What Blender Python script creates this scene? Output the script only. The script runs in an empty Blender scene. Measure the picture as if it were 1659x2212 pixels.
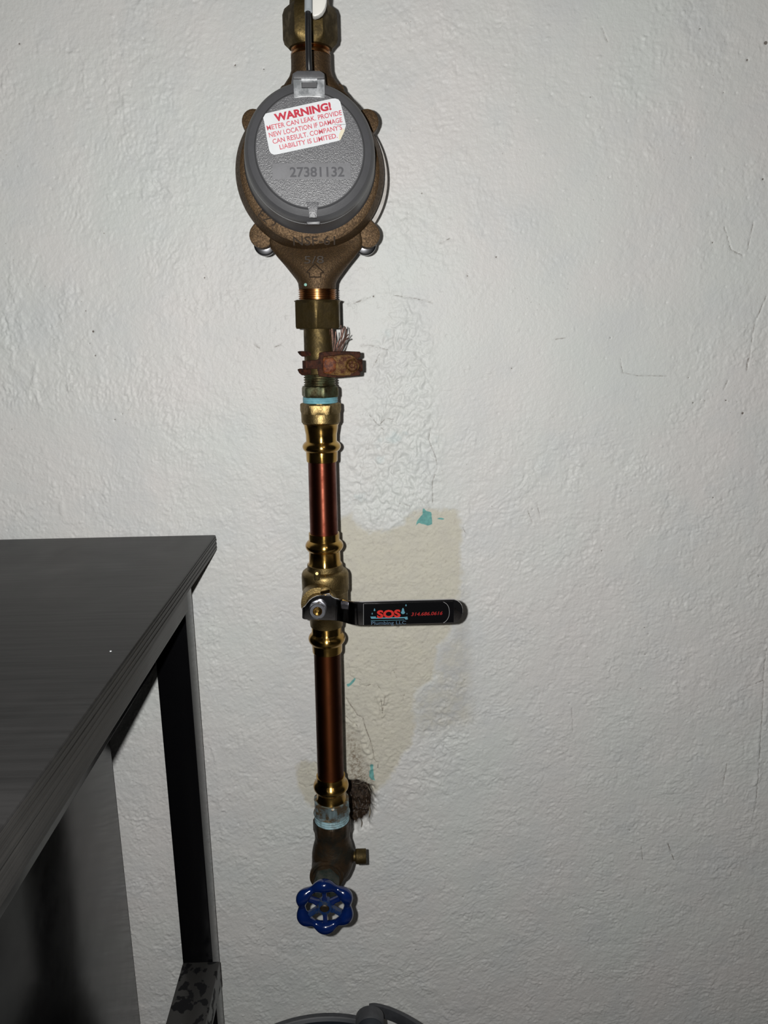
import bpy, math, random
import numpy as np
from mathutils import Vector, Matrix, noise as mnoise
random.seed(7); rng = np.random.default_rng(7)
C = bpy.context.scene.collection

# ------------------------------------------------------------------ camera
IW, IH, FPX = 1659.0, 2212.0, 1660.0
CX, CY = IW/2, IH/2
WALL_D, PIPE_D = 0.677, 0.592          # metres from the lens to the wall and to the pipe axis
CAM = np.array([0.0, -WALL_D, 1.075])
VPX, VPY = 780.0, 713.0                # where lines square to the wall meet
n_ = np.array([VPX-CX, VPY-CY, FPX]); n_ /= np.linalg.norm(n_)
ndx = 105.0
d_ = np.array([ndx, (-(VPX-CX)*ndx-FPX*FPX)/(VPY-CY), FPX]); d_ /= np.linalg.norm(d_)
xw = np.cross(n_, -d_)
# columns of Rwc (world->camera, camera x right, y down, z forward) = images of the world axes
if xw[0] < 0: xw = -xw
Rwc = np.stack([xw, n_, -d_], axis=1)
right, down, fwd = Rwc[0], Rwc[1], Rwc[2]
cam_d = bpy.data.cameras.new('camera'); cam_d.sensor_fit = 'VERTICAL'; cam_d.sensor_height = 36.0
cam_d.lens = FPX/IH*36.0; cam_d.clip_start = 0.01; cam_d.clip_end = 50
cam = bpy.data.objects.new('camera', cam_d); C.objects.link(cam)
M = Matrix.Identity(4)
for i in range(3):
    M[i][0] = right[i]; M[i][1] = -down[i]; M[i][2] = -fwd[i]; M[i][3] = CAM[i]
cam.matrix_world = M
bpy.context.scene.camera = cam

# ------------------------------------------------------------------ light
w = bpy.data.worlds.new('world'); bpy.context.scene.world = w; w.use_nodes = True
bg = w.node_tree.nodes['Background']; bg.inputs[0].default_value = (0.95, 0.97, 1.0, 1); bg.inputs[1].default_value = 0.012
fl_d = bpy.data.lights.new('phone_flash', 'POINT'); fl_d.shadow_soft_size = 0.0032; fl_d.energy = 15.3
fl_d.color = (1.0, 0.995, 0.972)
fl = bpy.data.objects.new('phone_flash', fl_d); C.objects.link(fl)
fp = CAM - right*0.020 - down*0.006 + fwd*0.002
M2 = M.copy()
for i in range(3): M2[i][3] = fp[i]
fl.matrix_world = M2
# soft lamp light coming down from the ceiling of the room, behind the photographer
cl_d = bpy.data.lights.new('ceiling_lamp', 'AREA'); cl_d.shape = 'DISK'; cl_d.size = 0.35; cl_d.energy = 2.0; cl_d.color = (1, 0.93, 0.84)
cl = bpy.data.objects.new('ceiling_lamp', cl_d); C.objects.link(cl); cl.location = (0.5, -1.7, 2.45)
cl.rotation_euler = (Vector((0.1, 0, 0.8))-Vector(cl.location)).to_track_quat('-Z', 'Y').to_euler()
vs = bpy.context.scene.view_settings
vs.view_transform = 'Standard'; vs.look = 'None'; vs.gamma = 1.0; vs.exposure = 0.0; vs.use_curve_mapping = False

# ------------------------------------------------------------------ projection helpers
def ray(px, py):
    return right*(px-CX)/FPX + down*(py-CY)/FPX + fwd
def on_y(px, py, D):                    # point on the vertical plane D metres in front of the lens, parallel to the wall
    r = ray(px, py); return CAM + r*(D/r[1])
def on_z(px, py, z):
    r = ray(px, py); return CAM + r*((z-CAM[2])/r[2])
def on_x(px, py, x):
    r = ray(px, py); return CAM + r*((x-CAM[0])/r[0])
def on_plane(px, py, p, n):
    r = ray(px, py); return CAM + r*(np.dot(p-CAM, n)/np.dot(r, n))
def depth(p): return float(np.dot(np.asarray(p)-CAM, fwd))
def proj(p):
    q = Rwc @ (np.asarray(p)-CAM); return CX+FPX*q[0]/q[2], CY+FPX*q[1]/q[2]
A0 = on_y(687.5, 700, PIPE_D); A1 = on_y(716.3, 1740, PIPE_D)
AX = (A1-A0)/np.linalg.norm(A1-A0)      # pipe axis, pointing down
def axpt(py):                           # axis point seen at image row py
    lo, hi = -1.2, 1.6
    for _ in range(50):
        m = (lo+hi)/2
        if proj(A0+AX*m)[1] < py: lo = m
        else: hi = m
    return A0+AX*(lo+hi)/2
U = np.array([1.0, 0, 0]); U = U-AX*np.dot(U, AX); U /= np.linalg.norm(U)
V = np.cross(AX, U)                     # horizontal-ish; make it face the camera
if V[1] > 0: V = -V

# ------------------------------------------------------------------ materials
def nt(m): return m.node_tree.nodes, m.node_tree.links
def mat(name, col, rough=0.5, metal=0.0, col2=None, scale=60, amt=0.5, bump=0.0, bscale=400, rvar=0.0, spec=0.5, coat=0.0, detail=4, lo=0.4, hi=0.6, aniso=0.0):
    m = bpy.data.materials.new(name); m.use_nodes = True; n, l = nt(m); b = n['Principled BSDF']
    b.inputs['Base Color'].default_value = (*col, 1); b.inputs['Roughness'].default_value = rough; b.inputs['Metallic'].default_value = metal
    b.inputs['Specular IOR Level'].default_value = spec; b.inputs['Coat Weight'].default_value = coat; b.inputs['Coat Roughness'].default_value = 0.08
    tc = n.new('ShaderNodeTexCoord')
    if col2 is not None or rvar:
        ns = n.new('ShaderNodeTexNoise'); ns.inputs['Scale'].default_value = scale; ns.inputs['Detail'].default_value = detail; ns.inputs['Roughness'].default_value = 0.65
        l.new(tc.outputs['Object'], ns.inputs['Vector'])
        mr = n.new('ShaderNodeMapRange'); mr.inputs[1].default_value = lo; mr.inputs[2].default_value = hi; mr.clamp = True
        l.new(ns.outputs['Fac'], mr.inputs[0])
        if col2 is not None:
            mx = n.new('ShaderNodeMix'); mx.data_type = 'RGBA'; mx.inputs[6].default_value = (*col, 1); mx.inputs[7].default_value = (*col2, 1)
            mm = n.new('ShaderNodeMath'); mm.operation = 'MULTIPLY'; mm.inputs[1].default_value = amt
            l.new(mr.outputs[0], mm.inputs[0]); l.new(mm.outputs[0], mx.inputs[0]); l.new(mx.outputs[2], b.inputs['Base Color'])
        if rvar:
            ma = n.new('ShaderNodeMath'); ma.operation = 'MULTIPLY_ADD'; ma.inputs[1].default_value = rvar; ma.inputs[2].default_value = rough
            l.new(mr.outputs[0], ma.inputs[0]); l.new(ma.outputs[0], b.inputs['Roughness'])
    if aniso:
        tg = n.new('ShaderNodeTangent'); tg.direction_type = 'RADIAL'; tg.axis = 'Z'; l.new(tg.outputs[0], b.inputs['Tangent'])
        b.inputs['Anisotropic'].default_value = aniso; b.inputs['Anisotropic Rotation'].default_value = 0.25
    if bump:
        nb = n.new('ShaderNodeTexNoise'); nb.inputs['Detail'].default_value = 3
        if isinstance(bscale, tuple):
            mpb = n.new('ShaderNodeMapping'); mpb.inputs['Scale'].default_value = bscale; l.new(tc.outputs['Object'], mpb.inputs['Vector']); l.new(mpb.outputs[0], nb.inputs['Vector']); nb.inputs['Scale'].default_value = 1.0
        else:
            nb.inputs['Scale'].default_value = bscale; l.new(tc.outputs['Object'], nb.inputs['Vector'])
        bp = n.new('ShaderNodeBump'); bp.inputs['Strength'].default_value = 1.0; bp.inputs['Distance'].default_value = bump
        l.new(nb.outputs['Fac'], bp.inputs['Height']); l.new(bp.outputs[0], b.inputs['Normal'])
    return m
brass_bright = mat('press_brass', (0.47, 0.30, 0.09), 0.15, 1.0, (0.36, 0.19, 0.04), 90, 0.5, 0.000008, (60, 60, 2600), 0.10, aniso=0.85)
brass_cast = mat('cast_brass', (0.225, 0.16, 0.068), 0.40, 1.0, (0.12, 0.086, 0.036), 220, 0.6, 0.00018, 900, 0.1)
brass_old = mat('tarnished_brass', (0.100, 0.070, 0.026), 0.44, 0.9, (0.048, 0.035, 0.016), 120, 0.8, 0.00016, 500, 0.2)
brass_green = mat('verdigris_brass', (0.13, 0.105, 0.055), 0.38, 1.0, (0.10, 0.125, 0.075), 160, 0.7, 0.00015, 600, 0.2)
bronze = mat('cast_bronze', (0.094, 0.056, 0.026), 0.50, 0.7, (0.042, 0.025, 0.012), 700, 0.75, 0.00024, 1300, 0.12)
bronze_thread = mat('machined_bronze', (0.42, 0.20, 0.07), 0.27, 1.0, (0.16, 0.07, 0.03), 140, 0.6)
copper_red = mat('bright_copper', (0.165, 0.050, 0.030), 0.40, 1.0, (0.10, 0.024, 0.014), 75, 0.8, 0.00001, (120, 120, 1600), 0.10, aniso=0.8)
copper_brown = mat('brown_copper', (0.085, 0.026, 0.009), 0.45, 1.0, (0.05, 0.015, 0.006), 45, 0.8, 0.000008, (80, 80, 1500), 0.12, aniso=0.7)
grey_plastic = mat('grey_plastic', (0.070, 0.070, 0.075), 0.42, 0, (0.058, 0.058, 0.062), 60, 0.5, 0.00003, 700)
grey_lid = mat('textured_grey_plastic', (0.098, 0.098, 0.105), 0.31, 0, (0.080, 0.080, 0.086), 300, 0.6, 0.00022, 1400)
grey_light = mat('pale_grey_plastic', (0.36, 0.37, 0.385), 0.3, 0, (0.14, 0.148, 0.155), 160, 0.9, 0.00012, 420)
grey_plate = mat('number_plate_plastic', (0.135, 0.135, 0.145), 0.35, 0, (0.108, 0.108, 0.115), 180, 0.7)
digit_grey = mat('digit_grey', (0.032, 0.032, 0.040), 0.5)
pale_rim = mat('pale_liner', (0.46, 0.44, 0.42), 0.4, 0, (0.36, 0.33, 0.30), 200, 0.7)
steel = mat('zinc_steel', (0.50, 0.51, 0.56), 0.34, 1.0, (0.33, 0.33, 0.36), 200, 0.6)
steel_dark = mat('dark_steel', (0.16, 0.16, 0.17), 0.28, 1.0)
chrome = mat('chrome', (0.62, 0.60, 0.61), 0.09, 1.0, (0.45, 0.43, 0.44), 60, 0.5)
rust = mat('rust', (0.050, 0.017, 0.009), 0.7, 0.0, (0.018, 0.008, 0.006), 320, 1.0, 0.0005, 520, spec=0.1)
rust_brass = mat('rusty_brass', (0.130, 0.072, 0.022), 0.55, 0.2, (0.045, 0.013, 0.005), 260, 1.0, 0.0007, 450, spec=0.12)
rust_red = mat('red_rust', (0.060, 0.013, 0.005), 0.5, 0.0, (0.16, 0.045, 0.008), 400, 0.9, 0.0004, 500, spec=0.15)
wire_cu = mat('oxidised_copper_wire', (0.19, 0.10, 0.075), 0.45, 0.6, (0.075, 0.042, 0.035), 500, 0.9)
sealant = mat('blue_thread_sealant', (0.16, 0.37, 0.43), 0.55, 0, (0.09, 0.24, 0.29), 220, 0.7, 0.0002, 500)
sealant_pale = mat('pale_blue_sealant', (0.23, 0.36, 0.40), 0.55, 0, (0.10, 0.13, 0.13), 150, 0.9, 0.0003, 400, lo=0.45, hi=0.62)
smeared_brass = mat('sealant_smeared_brass', (0.12, 0.09, 0.055), 0.45, 0.6, (0.20, 0.27, 0.29), 110, 0.95, 0.0002, 400, lo=0.46, hi=0.56)
old_bronze = mat('weathered_bronze', (0.058, 0.036, 0.019), 0.42, 0.65, (0.020, 0.019, 0.014), 90, 0.9, 0.0006, 220, 0.15)
green_bronze = mat('green_weathered_bronze', (0.050, 0.050, 0.040), 0.6, 0.4, (0.014, 0.026, 0.021), 140, 0.9, 0.0005, 300)
blue_paint = mat('blue_enamel', (0.002, 0.012, 0.080), 0.16, 0, (0.0015, 0.008, 0.05), 60, 0.6, 0.00012, 160, coat=0.4)
blue_dull = mat('worn_blue_enamel', (0.005, 0.022, 0.085), 0.35, 0, (0.035, 0.042, 0.05), 350, 0.9, lo=0.52, hi=0.62)
white_label = mat('white_sticker', (0.60, 0.615, 0.635), 0.45, 0, (0.55, 0.57, 0.59), 200, 0.5)
sticker_back = mat('sticker_glue_side', (0.62, 0.56, 0.42), 0.6)
red_ink = mat('red_ink', (0.42, 0.003, 0.028), 0.5)
red_ink2 = mat('faded_red_ink', (0.47, 0.022, 0.060), 0.5, 0, (0.55, 0.13, 0.15), 500, 0.8)
black_label = mat('black_label', (0.003, 0.003, 0.0035), 0.25, spec=0.2)
sos_red = mat('label_red', (0.42, 0.015, 0.010), 0.4)
phone_red = mat('label_dim_red', (0.25, 0.008, 0.008), 0.4)
label_blue = mat('label_blue', (0.08, 0.22, 0.28), 0.4)
label_navy = mat('label_navy', (0.07, 0.12, 0.18), 0.4)
label_line = mat('label_white_line', (0.30, 0.30, 0.30), 0.4)
black_rubber = mat('black_cable_jacket', (0.008, 0.008, 0.009), 0.45)
white_plastic = mat('white_plastic', (0.62, 0.61, 0.57), 0.35)
grey_sleeve = mat('grey_sleeve', (0.34, 0.37, 0.39), 0.4)
bucket_mat = mat('dark_grey_plastic', (0.045, 0.047, 0.052), 0.48, 0, (0.03, 0.031, 0.035), 120, 0.6)
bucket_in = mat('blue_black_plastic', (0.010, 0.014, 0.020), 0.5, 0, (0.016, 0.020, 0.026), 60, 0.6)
floor_mat = mat('concrete', (0.22, 0.21, 0.20), 0.8, 0, (0.14, 0.135, 0.13), 6, 0.8, 0.001, 40)
flake_mat = mat('old_cream_paint', (0.36, 0.32, 0.25), 0.6, 0, (0.14, 0.11, 0.08), 300, 0.8)
verdi = mat('verdigris_crust', (0.22, 0.42, 0.36), 0.8)
dark_mark = mat('dark_scratch', (0.02, 0.016, 0.013), 0.8)
dent_mat = mat('dark_relief', (0.026, 0.016, 0.009), 0.6, 0.0, spec=0.25)

# black-stained plywood: grain lines along x on the top
def wood_mat(name, base, edge=False):
    m = bpy.data.materials.new(name); m.use_nodes = True; n, l = nt(m); b = n['Principled BSDF']
    b.inputs['Roughness'].default_value = 0.42; b.inputs['Specular IOR Level'].default_value = 0.22
    tc = n.new('ShaderNodeTexCoord'); mp = n.new('ShaderNodeMapping'); l.new(tc.outputs['Object'], mp.inputs['Vector'])
    mp.inputs['Scale'].default_value = (6, 6, 700) if edge else (14, 260, 260)
    a = n.new('ShaderNodeTexNoise'); a.inputs['Scale'].default_value = 1.0; a.inputs['Detail'].default_value = 5; l.new(mp.outputs[0], a.inputs['Vector'])
    c = n.new('ShaderNodeTexNoise'); c.inputs['Scale'].default_value = 14; c.inputs['Detail'].default_value = 6; c.inputs['Distortion'].default_value = 1.2; l.new(tc.outputs['Object'], c.inputs['Vector'])
    ad = n.new('ShaderNodeMath'); ad.operation = 'ADD'; l.new(a.outputs['Fac'], ad.inputs[0]); l.new(c.outputs['Fac'], ad.inputs[1])
    r = n.new('ShaderNodeMapRange'); r.inputs[1].default_value = 0.75; r.inputs[2].default_value = 1.25; l.new(ad.outputs[0], r.inputs[0])
    mx = n.new('ShaderNodeMix'); mx.data_type = 'RGBA'; mx.inputs[6].default_value = (*[v*0.6 for v in base], 1); mx.inputs[7].default_value = (*[v*1.35 for v in base], 1)
    l.new(r.outputs[0], mx.inputs[0]); l.new(mx.outputs[2], b.inputs['Base Color'])
    bp = n.new('ShaderNodeBump'); bp.inputs['Distance'].default_value = 0.0003 if edge else 0.00012; l.new(a.outputs['Fac'], bp.inputs['Height']); l.new(bp.outputs[0], b.inputs['Normal'])
    ro = n.new('ShaderNodeMapRange'); ro.inputs[3].default_value = 0.33; ro.inputs[4].default_value = 0.5; l.new(c.outputs['Fac'], ro.inputs[0]); l.new(ro.outputs[0], b.inputs['Roughness'])
    return m
bench_wood = wood_mat('black_stained_plywood', (0.014, 0.0135, 0.0135))
bench_edge = wood_mat('plywood_edge', (0.019, 0.018, 0.017), True)
gloss_black = mat('gloss_black_paint', (0.0025, 0.0025, 0.003), 0.16, 0, None, 30, 0, 0, 1, 0.04, spec=0.26)
# gloss paint with dark wet blots
def blot_mat():
    m = mat('blotted_black_paint', (0.030, 0.030, 0.031), 0.32, spec=0.3); n, l = nt(m); b = n['Principled BSDF']
    tc = n.new('ShaderNodeTexCoord'); v = n.new('ShaderNodeTexNoise'); v.inputs['Scale'].default_value = 75; v.inputs['Detail'].default_value = 3; l.new(tc.outputs['Object'], v.inputs['Vector'])
    r = n.new('ShaderNodeMapRange'); r.inputs[1].default_value = 0.535; r.inputs[2].default_value = 0.565; l.new(v.outputs['Fac'], r.inputs[0])
    mx = n.new('ShaderNodeMix'); mx.data_type = 'RGBA'; mx.inputs[6].default_value = (0.028, 0.027, 0.026, 1); mx.inputs[7].default_value = (0.002, 0.002, 0.003, 1)
    l.new(r.outputs[0], mx.inputs[0]); l.new(mx.outputs[2], b.inputs['Base Color'])
    r2 = n.new('ShaderNodeMapRange'); r2.inputs[3].default_value = 0.35; r2.inputs[4].default_value = 0.7; l.new(r.outputs[0], r2.inputs[0]); l.new(r2.outputs[0], b.inputs['Roughness'])
    return m
blot = blot_mat()

# ------------------------------------------------------------------ objects
def root(name, label, cat, loc, group=None, kind=None):
    o = bpy.data.objects.new(name, None); C.objects.link(o); o.location = tuple(float(v) for v in loc); o.empty_display_size = 0.02
    o['label'] = label; o['category'] = cat
    if group: o['group'] = group
    if kind: o['kind'] = kind
    return o
def wloc(o):
    p = Vector((0, 0, 0))
    while o: p += o.location; o = o.parent
    return p
def part(name, vf, material, parent=None, smooth=True, angle=35, label=None, bevel=0, loc=None):
    v, f = vf; v = np.asarray(v, dtype=float)
    base = np.array(wloc(parent)) if parent else (np.asarray(loc) if loc is not None else np.zeros(3))
    own = np.zeros(3)
    if parent is not None and parent.type == 'EMPTY' or parent is not None: own = np.zeros(3)
    me = bpy.data.meshes.new(name); me.from_pydata((v-base).tolist(), [], f); me.update()
    import bmesh
    bm = bmesh.new(); bm.from_mesh(me); bmesh.ops.recalc_face_normals(bm, faces=bm.faces)
    if bevel:
        es = [e for e in bm.edges if len(e.link_faces) == 2 and e.calc_face_angle() > 0.6]
        bmesh.ops.bevel(bm, geom=es, offset=bevel, segments=2, affect='EDGES', profile=0.6)
    bm.to_mesh(me); bm.free()
    if smooth:
        me.shade_smooth(); me.set_sharp_from_angle(angle=math.radians(angle))
    o = bpy.data.objects.new(name, me); C.objects.link(o)
    if parent: o.parent = parent
    elif loc is not None: o.location = tuple(float(x) for x in loc)
    me.materials.append(material)
    if label: o['label'] = label
    return o
def merge(*vfs):
    V_, F_ = [], []
    for v, f in vfs:
        k = len(V_); V_ += [tuple(map(float, p)) for p in v]; F_ += [tuple(i+k for i in q) for q in f]
    return V_, F_
def lathe(O, A, X, Y, prof, seg=56, hexrot=0.0, sy=1.0, closed=True):
    """prof = [(t, r, kind)], along axis A from O; kind 'c' round, 'h' hexagon (r = corner radius)"""
    v, f = [], []
    for t, r, k in prof:
        for j in range(seg):
            a = 2*math.pi*j/seg
            if k == 'c': rr = r
            else:
                n6 = 8 if k == 'o' else 6
                w_ = math.pi/n6; b = (a-hexrot) % (2*w_) - w_
                rr = min(r*math.cos(w_)/math.cos(b), r*0.985)
            v.append(O + A*t + X*(rr*math.cos(a)) + Y*(rr*math.sin(a)*sy))
    m = len(prof)
    for i in range(m-1):
        for j in range(seg):
            k2 = (j+1) % seg
            f.append((i*seg+j, i*seg+k2, (i+1)*seg+k2, (i+1)*seg+j))
    if closed:
        f.append(tuple(range(seg))[::-1]); f.append(tuple((m-1)*seg+j for j in range(seg)))
    return v, f
def axprof(rows):
    """rows: (py, half_width_px[, kind]) -> profile along the pipe axis"""
    out = []
    for r in rows:
        p = axpt(r[0]); out.append((float(np.dot(p-A0, AX)), r[1]*depth(p)/FPX, r[2] if len(r) > 2 else 'c'))
    return out
def axlathe(rows, **k): return lathe(A0, AX, U, V, axprof(rows), **k)
def bead(y0, y1, r0, r1, n=8):          # rounded bulge rows between y0 and y1
    return [(y0+(y1-y0)*i/n, r0+(r1-r0)*math.sin(math.pi*i/n)**0.75) for i in range(n+1)]
def threads(y0, y1, r, n, d=2.2):
    out = []
    for i in range(n):
        a = y0+(y1-y0)*i/n; h = (y1-y0)/n
        out += [(a, r-d), (a+h*0.25, r), (a+h*0.5, r), (a+h*0.8, r-d)]
    return out
def box(x0, x1, y0, y1, z0, z1):
    v = [(x, y, z) for x in (x0, x1) for y in (y0, y1) for z in (z0, z1)]
    return [np.array(p) for p in v], [(0,1,3,2), (4,6,7,5), (0,4,5,1), (2,3,7,6), (0,2,6,4), (1,5,7,3)]
def obox(O, X, Y, Z, a, b, c):          # oriented box, half sizes
    v = [O+X*(a*i)+Y*(b*j)+Z*(c*k) for i in (-1, 1) for j in (-1, 1) for k in (-1, 1)]
    return v, [(0,1,3,2), (4,6,7,5), (0,4,5,1), (2,3,7,6), (0,2,6,4), (1,5,7,3)]
def prism(pts, vec):                    # polygon pushed along vec
    n = len(pts); v = [np.asarray(p) for p in pts]+[np.asarray(p)+vec for p in pts]
    f = [tuple(range(n)), tuple(range(2*n-1, n-1, -1))]+[(i, (i+1) % n, n+(i+1) % n, n+i) for i in range(n)]
    return v, f
def tube(pts, rad, seg=10, closed=False):
    pts = [np.asarray(p, float) for p in pts]; n = len(pts); v, f = [], []
    rads = rad if hasattr(rad, '__len__') else [rad]*n
    t0 = pts[1]-pts[0]; nx = np.cross(t0, [0, 0, 1.0])
    if np.linalg.norm(nx) < 1e-9 or np.linalg.norm(nx) < 0.05*np.linalg.norm(t0): nx = np.cross(t0, [0, 1.0, 0])
    nx /= np.linalg.norm(nx)
    for i in range(n):
        if closed: t = pts[(i+1) % n]-pts[i-1]
        else: t = pts[min(i+1, n-1)]-pts[max(i-1, 0)]
        t = t/np.linalg.norm(t); nx = nx-t*np.dot(nx, t); nx /= np.linalg.norm(nx); by = np.cross(t, nx)
        for j in range(seg):
            a = 2*math.pi*j/seg; v.append(pts[i]+rads[i]*(nx*math.cos(a)+by*math.sin(a)))
    m = n if closed else n-1
    for i in range(m):
        for j in range(seg):
            k = (j+1) % seg; i2 = (i+1) % n
            f.append((i*seg+j, i*seg+k, i2*seg+k, i2*seg+j))
    if not closed: f.append(tuple(range(seg))[::-1]); f.append(tuple((n-1)*seg+j for j in range(seg)))
    return v, f
def spline(pts, n=8):                   # Catmull-Rom
    P = [np.asarray(p, float) for p in pts]; P = [2*P[0]-P[1]]+P+[2*P[-1]-P[-2]]; out = []
    for i in range(1, len(P)-2):
        for k in range(n):
            t = k/n; a, b, c, d = P[i-1], P[i], P[i+1], P[i+2]
            out.append(0.5*((2*b)+(-a+c)*t+(2*a-5*b+4*c-d)*t*t+(-a+3*b-3*c+d)*t**3))
    out.append(P[-2]); return out
def text_vf(s, P0, P1, Nrm, capfrac, extr=0.0001, bold=0.0, shear=0.0, squeeze=True, height=None):
    """text whose baseline runs P0->P1; cap height = capfrac metres; facing Nrm"""
    cu = bpy.data.curves.new('t', 'FONT'); cu.body = s; cu.size = 1.0; cu.offset = bold; cu.shear = shear; cu.resolution_u = 3; cu.extrude = 0.5
    o = bpy.data.objects.new('t', cu); C.objects.link(o)
    dg = bpy.context.evaluated_depsgraph_get(); me = bpy.data.meshes.new_from_object(o.evaluated_get(dg))
    v = np.array([tuple(p.co) for p in me.vertices]); f = [tuple(p.vertices) for p in me.polygons]
    bpy.data.objects.remove(o); bpy.data.curves.remove(cu); bpy.data.meshes.remove(me)
    x0, x1 = v[:, 0].min(), v[:, 0].max()
    cap = 0.70+2*bold
    P0 = np.asarray(P0); P1 = np.asarray(P1); ex = P1-P0; L = np.linalg.norm(ex); ex /= L
    Nrm = np.asarray(Nrm)/np.linalg.norm(Nrm); ey = np.cross(Nrm, ex)
    return [P0+ex*((p[0]-x0)/(x1-x0)*L)+ey*(p[1]/cap*capfrac)+Nrm*(extr*(p[2]+0.5)) for p in v], f

# ------------------------------------------------------------------ the wall: a real relief mesh
def vnoise(x, y, seed):
    xi = np.floor(x).astype(np.int64); yi = np.floor(y).astype(np.int64); xf = x-xi; yf = y-yi
    u = xf*xf*xf*(xf*(xf*6-15)+10); v = yf*yf*yf*(yf*(yf*6-15)+10)
    def g(ix, iy):
        h = (ix*374761393+iy*668265263+seed*1442695041) & 0xffffffff
        h = ((h ^ (h >> 13))*1274126177) & 0xffffffff; h = (h ^ (h >> 16)) & 0xffff
        a = h*(2*math.pi/65536.0); return np.cos(a), np.sin(a)
    def dd(ix, iy, fx, fy):
        c, s = g(ix, iy); return c*fx+s*fy
    n00 = dd(xi, yi, xf, yf); n10 = dd(xi+1, yi, xf-1, yf); n01 = dd(xi, yi+1, xf, yf-1); n11 = dd(xi+1, yi+1, xf-1, yf-1)
    return (n00*(1-u)+n10*u)*(1-v)+(n01*(1-u)+n11*u)*v      # about -0.7..0.7
def W(px, py): p = on_y(px, py, WALL_D); return (p[0], p[2])
def polysd(X, Z, poly):                 # signed distance, negative inside
    P = np.array(poly); n = len(P); d = np.full(X.shape, 1e9); ins = np.zeros(X.shape, bool)
    for i in range(n):
        a, b = P[i], P[(i+1) % n]; e = b-a; wx, wz = X-a[0], Z-a[1]
        t = np.clip((wx*e[0]+wz*e[1])/(e@e+1e-12), 0, 1); d = np.minimum(d, np.hypot(wx-e[0]*t, wz-e[1]*t))
        c = ((a[1] > Z) != (b[1] > Z)) & (X < (b[0]-a[0])*(Z-a[1])/((b[1]-a[1]) if b[1] != a[1] else 1e-9)+a[0]); ins ^= c
    return np.where(ins, -d, d)
def linesd(X, Z, lines):
    d = np.full(X.shape, 1e9)
    for ln in lines:
        wd = ln[0]; P = [W(*q) for q in ln[1:]]
        for i in range(len(P)-1):
            a = np.array(P[i]); b = np.array(P[i+1]); e = b-a; wx, wz = X-a[0], Z-a[1]
            t = np.clip((wx*e[0]+wz*e[1])/(e@e+1e-12), 0, 1); d = np.minimum(d, np.hypot(wx-e[0]*t, wz-e[1]*t)-wd*0.0004)
    return d
def axis_grid(lo, f0, f1, hi, s, s2):
    a = list(np.arange(f0, f1, s)); x = f0; st = s
    L = []
    while x > lo: st = min(st*1.25, s2); x -= st; L.append(x)
    x = a[-1]; st = s; R = []
    while x < hi: st = min(st*1.25, s2); x += st; R.append(x)
    return np.array(L[::-1]+a+R)
gx = axis_grid(-1.6, -0.36, 0.435, 1.6, 0.00075, 0.02)
gz = axis_grid(-0.01, 0.295, 1.365, 2.6, 0.00080, 0.02)
gz = gz[gz > -0.012]
X, Z = np.meshgrid(gx, gz); nx, nz = len(gx), len(gz)
cream = polysd(X, Z, [W(*p) for p in [(728,1120),(760,1108),(775,1135),(800,1148),(840,1143),(868,1130),(880,1108),(905,1100),(960,1098),(992,1105),(1000,1150),(995,1200),(1000,1235),(990,1300),(975,1370),(945,1400),(938,1470),(900,1490),(893,1530),(900,1570),(890,1610),(870,1630),(862,1650),(838,1690),(812,1712),(800,1740),(745,1740),(742,1700),(700,1760),(660,1735),(642,1700),(636,1660),(650,1640),(690,1645),(700,1500),(690,1300),(700,1180)]])
grey = polysd(X, Z, [W(*p) for p in [(1000,1235),(1008,1300),(1015,1400),(1020,1560),(960,1580),(905,1590),(893,1530),(900,1490),(938,1470),(945,1400),(975,1370),(990,1300)]])
teal = np.minimum(polysd(X, Z, [W(*p) for p in [(913,1096),(922,1104),(932,1106),(933,1118),(934,1132),(925,1136),(905,1130),(898,1136),(903,1122),(912,1112)]]),
       np.minimum(polysd(X, Z, [W(*p) for p in [(748,1479),(756,1476),(766,1465),(769,1467),(760,1480),(752,1484)]]),
       np.minimum(polysd(X, Z, [W(*p) for p in [(800,1650),(806,1652),(808,1680),(810,1686),(803,1684),(796,1676),(799,1664)]]),
                  polysd(X, Z, [W(*p) for p in [(940,1120),(952,1119),(966,1121),(955,1123)]]))))
hole = polysd(X, Z, [W(*p) for p in [(735,1700),(757,1694),(775,1693),(795,1700),(805,1722),(803,1748),(794,1775),(783,1785),(765,1790),(720,1788),(690,1745),(700,1705)]])
lump = polysd(X, Z, [W(*p) for p in [(845,650),(885,652),(925,740),(935,850),(945,950),(940,1060),(920,1095),(880,1120),(845,1140),(790,1135),(748,1080),(760,940),(800,860),(812,760),(835,700)]])
lump2 = polysd(X, Z, [W(*p) for p in [(900,1500),(960,1520),(1000,1580),(990,1680),(930,1720),(860,1740),(850,1690),(895,1620)]])
def sm(d, w): return 1/(1+np.exp(np.clip(d/w, -30, 30)))
px1 = 0.0004
warp = vnoise(X/0.02, Z/0.02, 91)*0.006; warp2 = vnoise(X/0.02, Z/0.02, 92)*0.006
Xn, Zn = X+warp, Z+warp2
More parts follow.
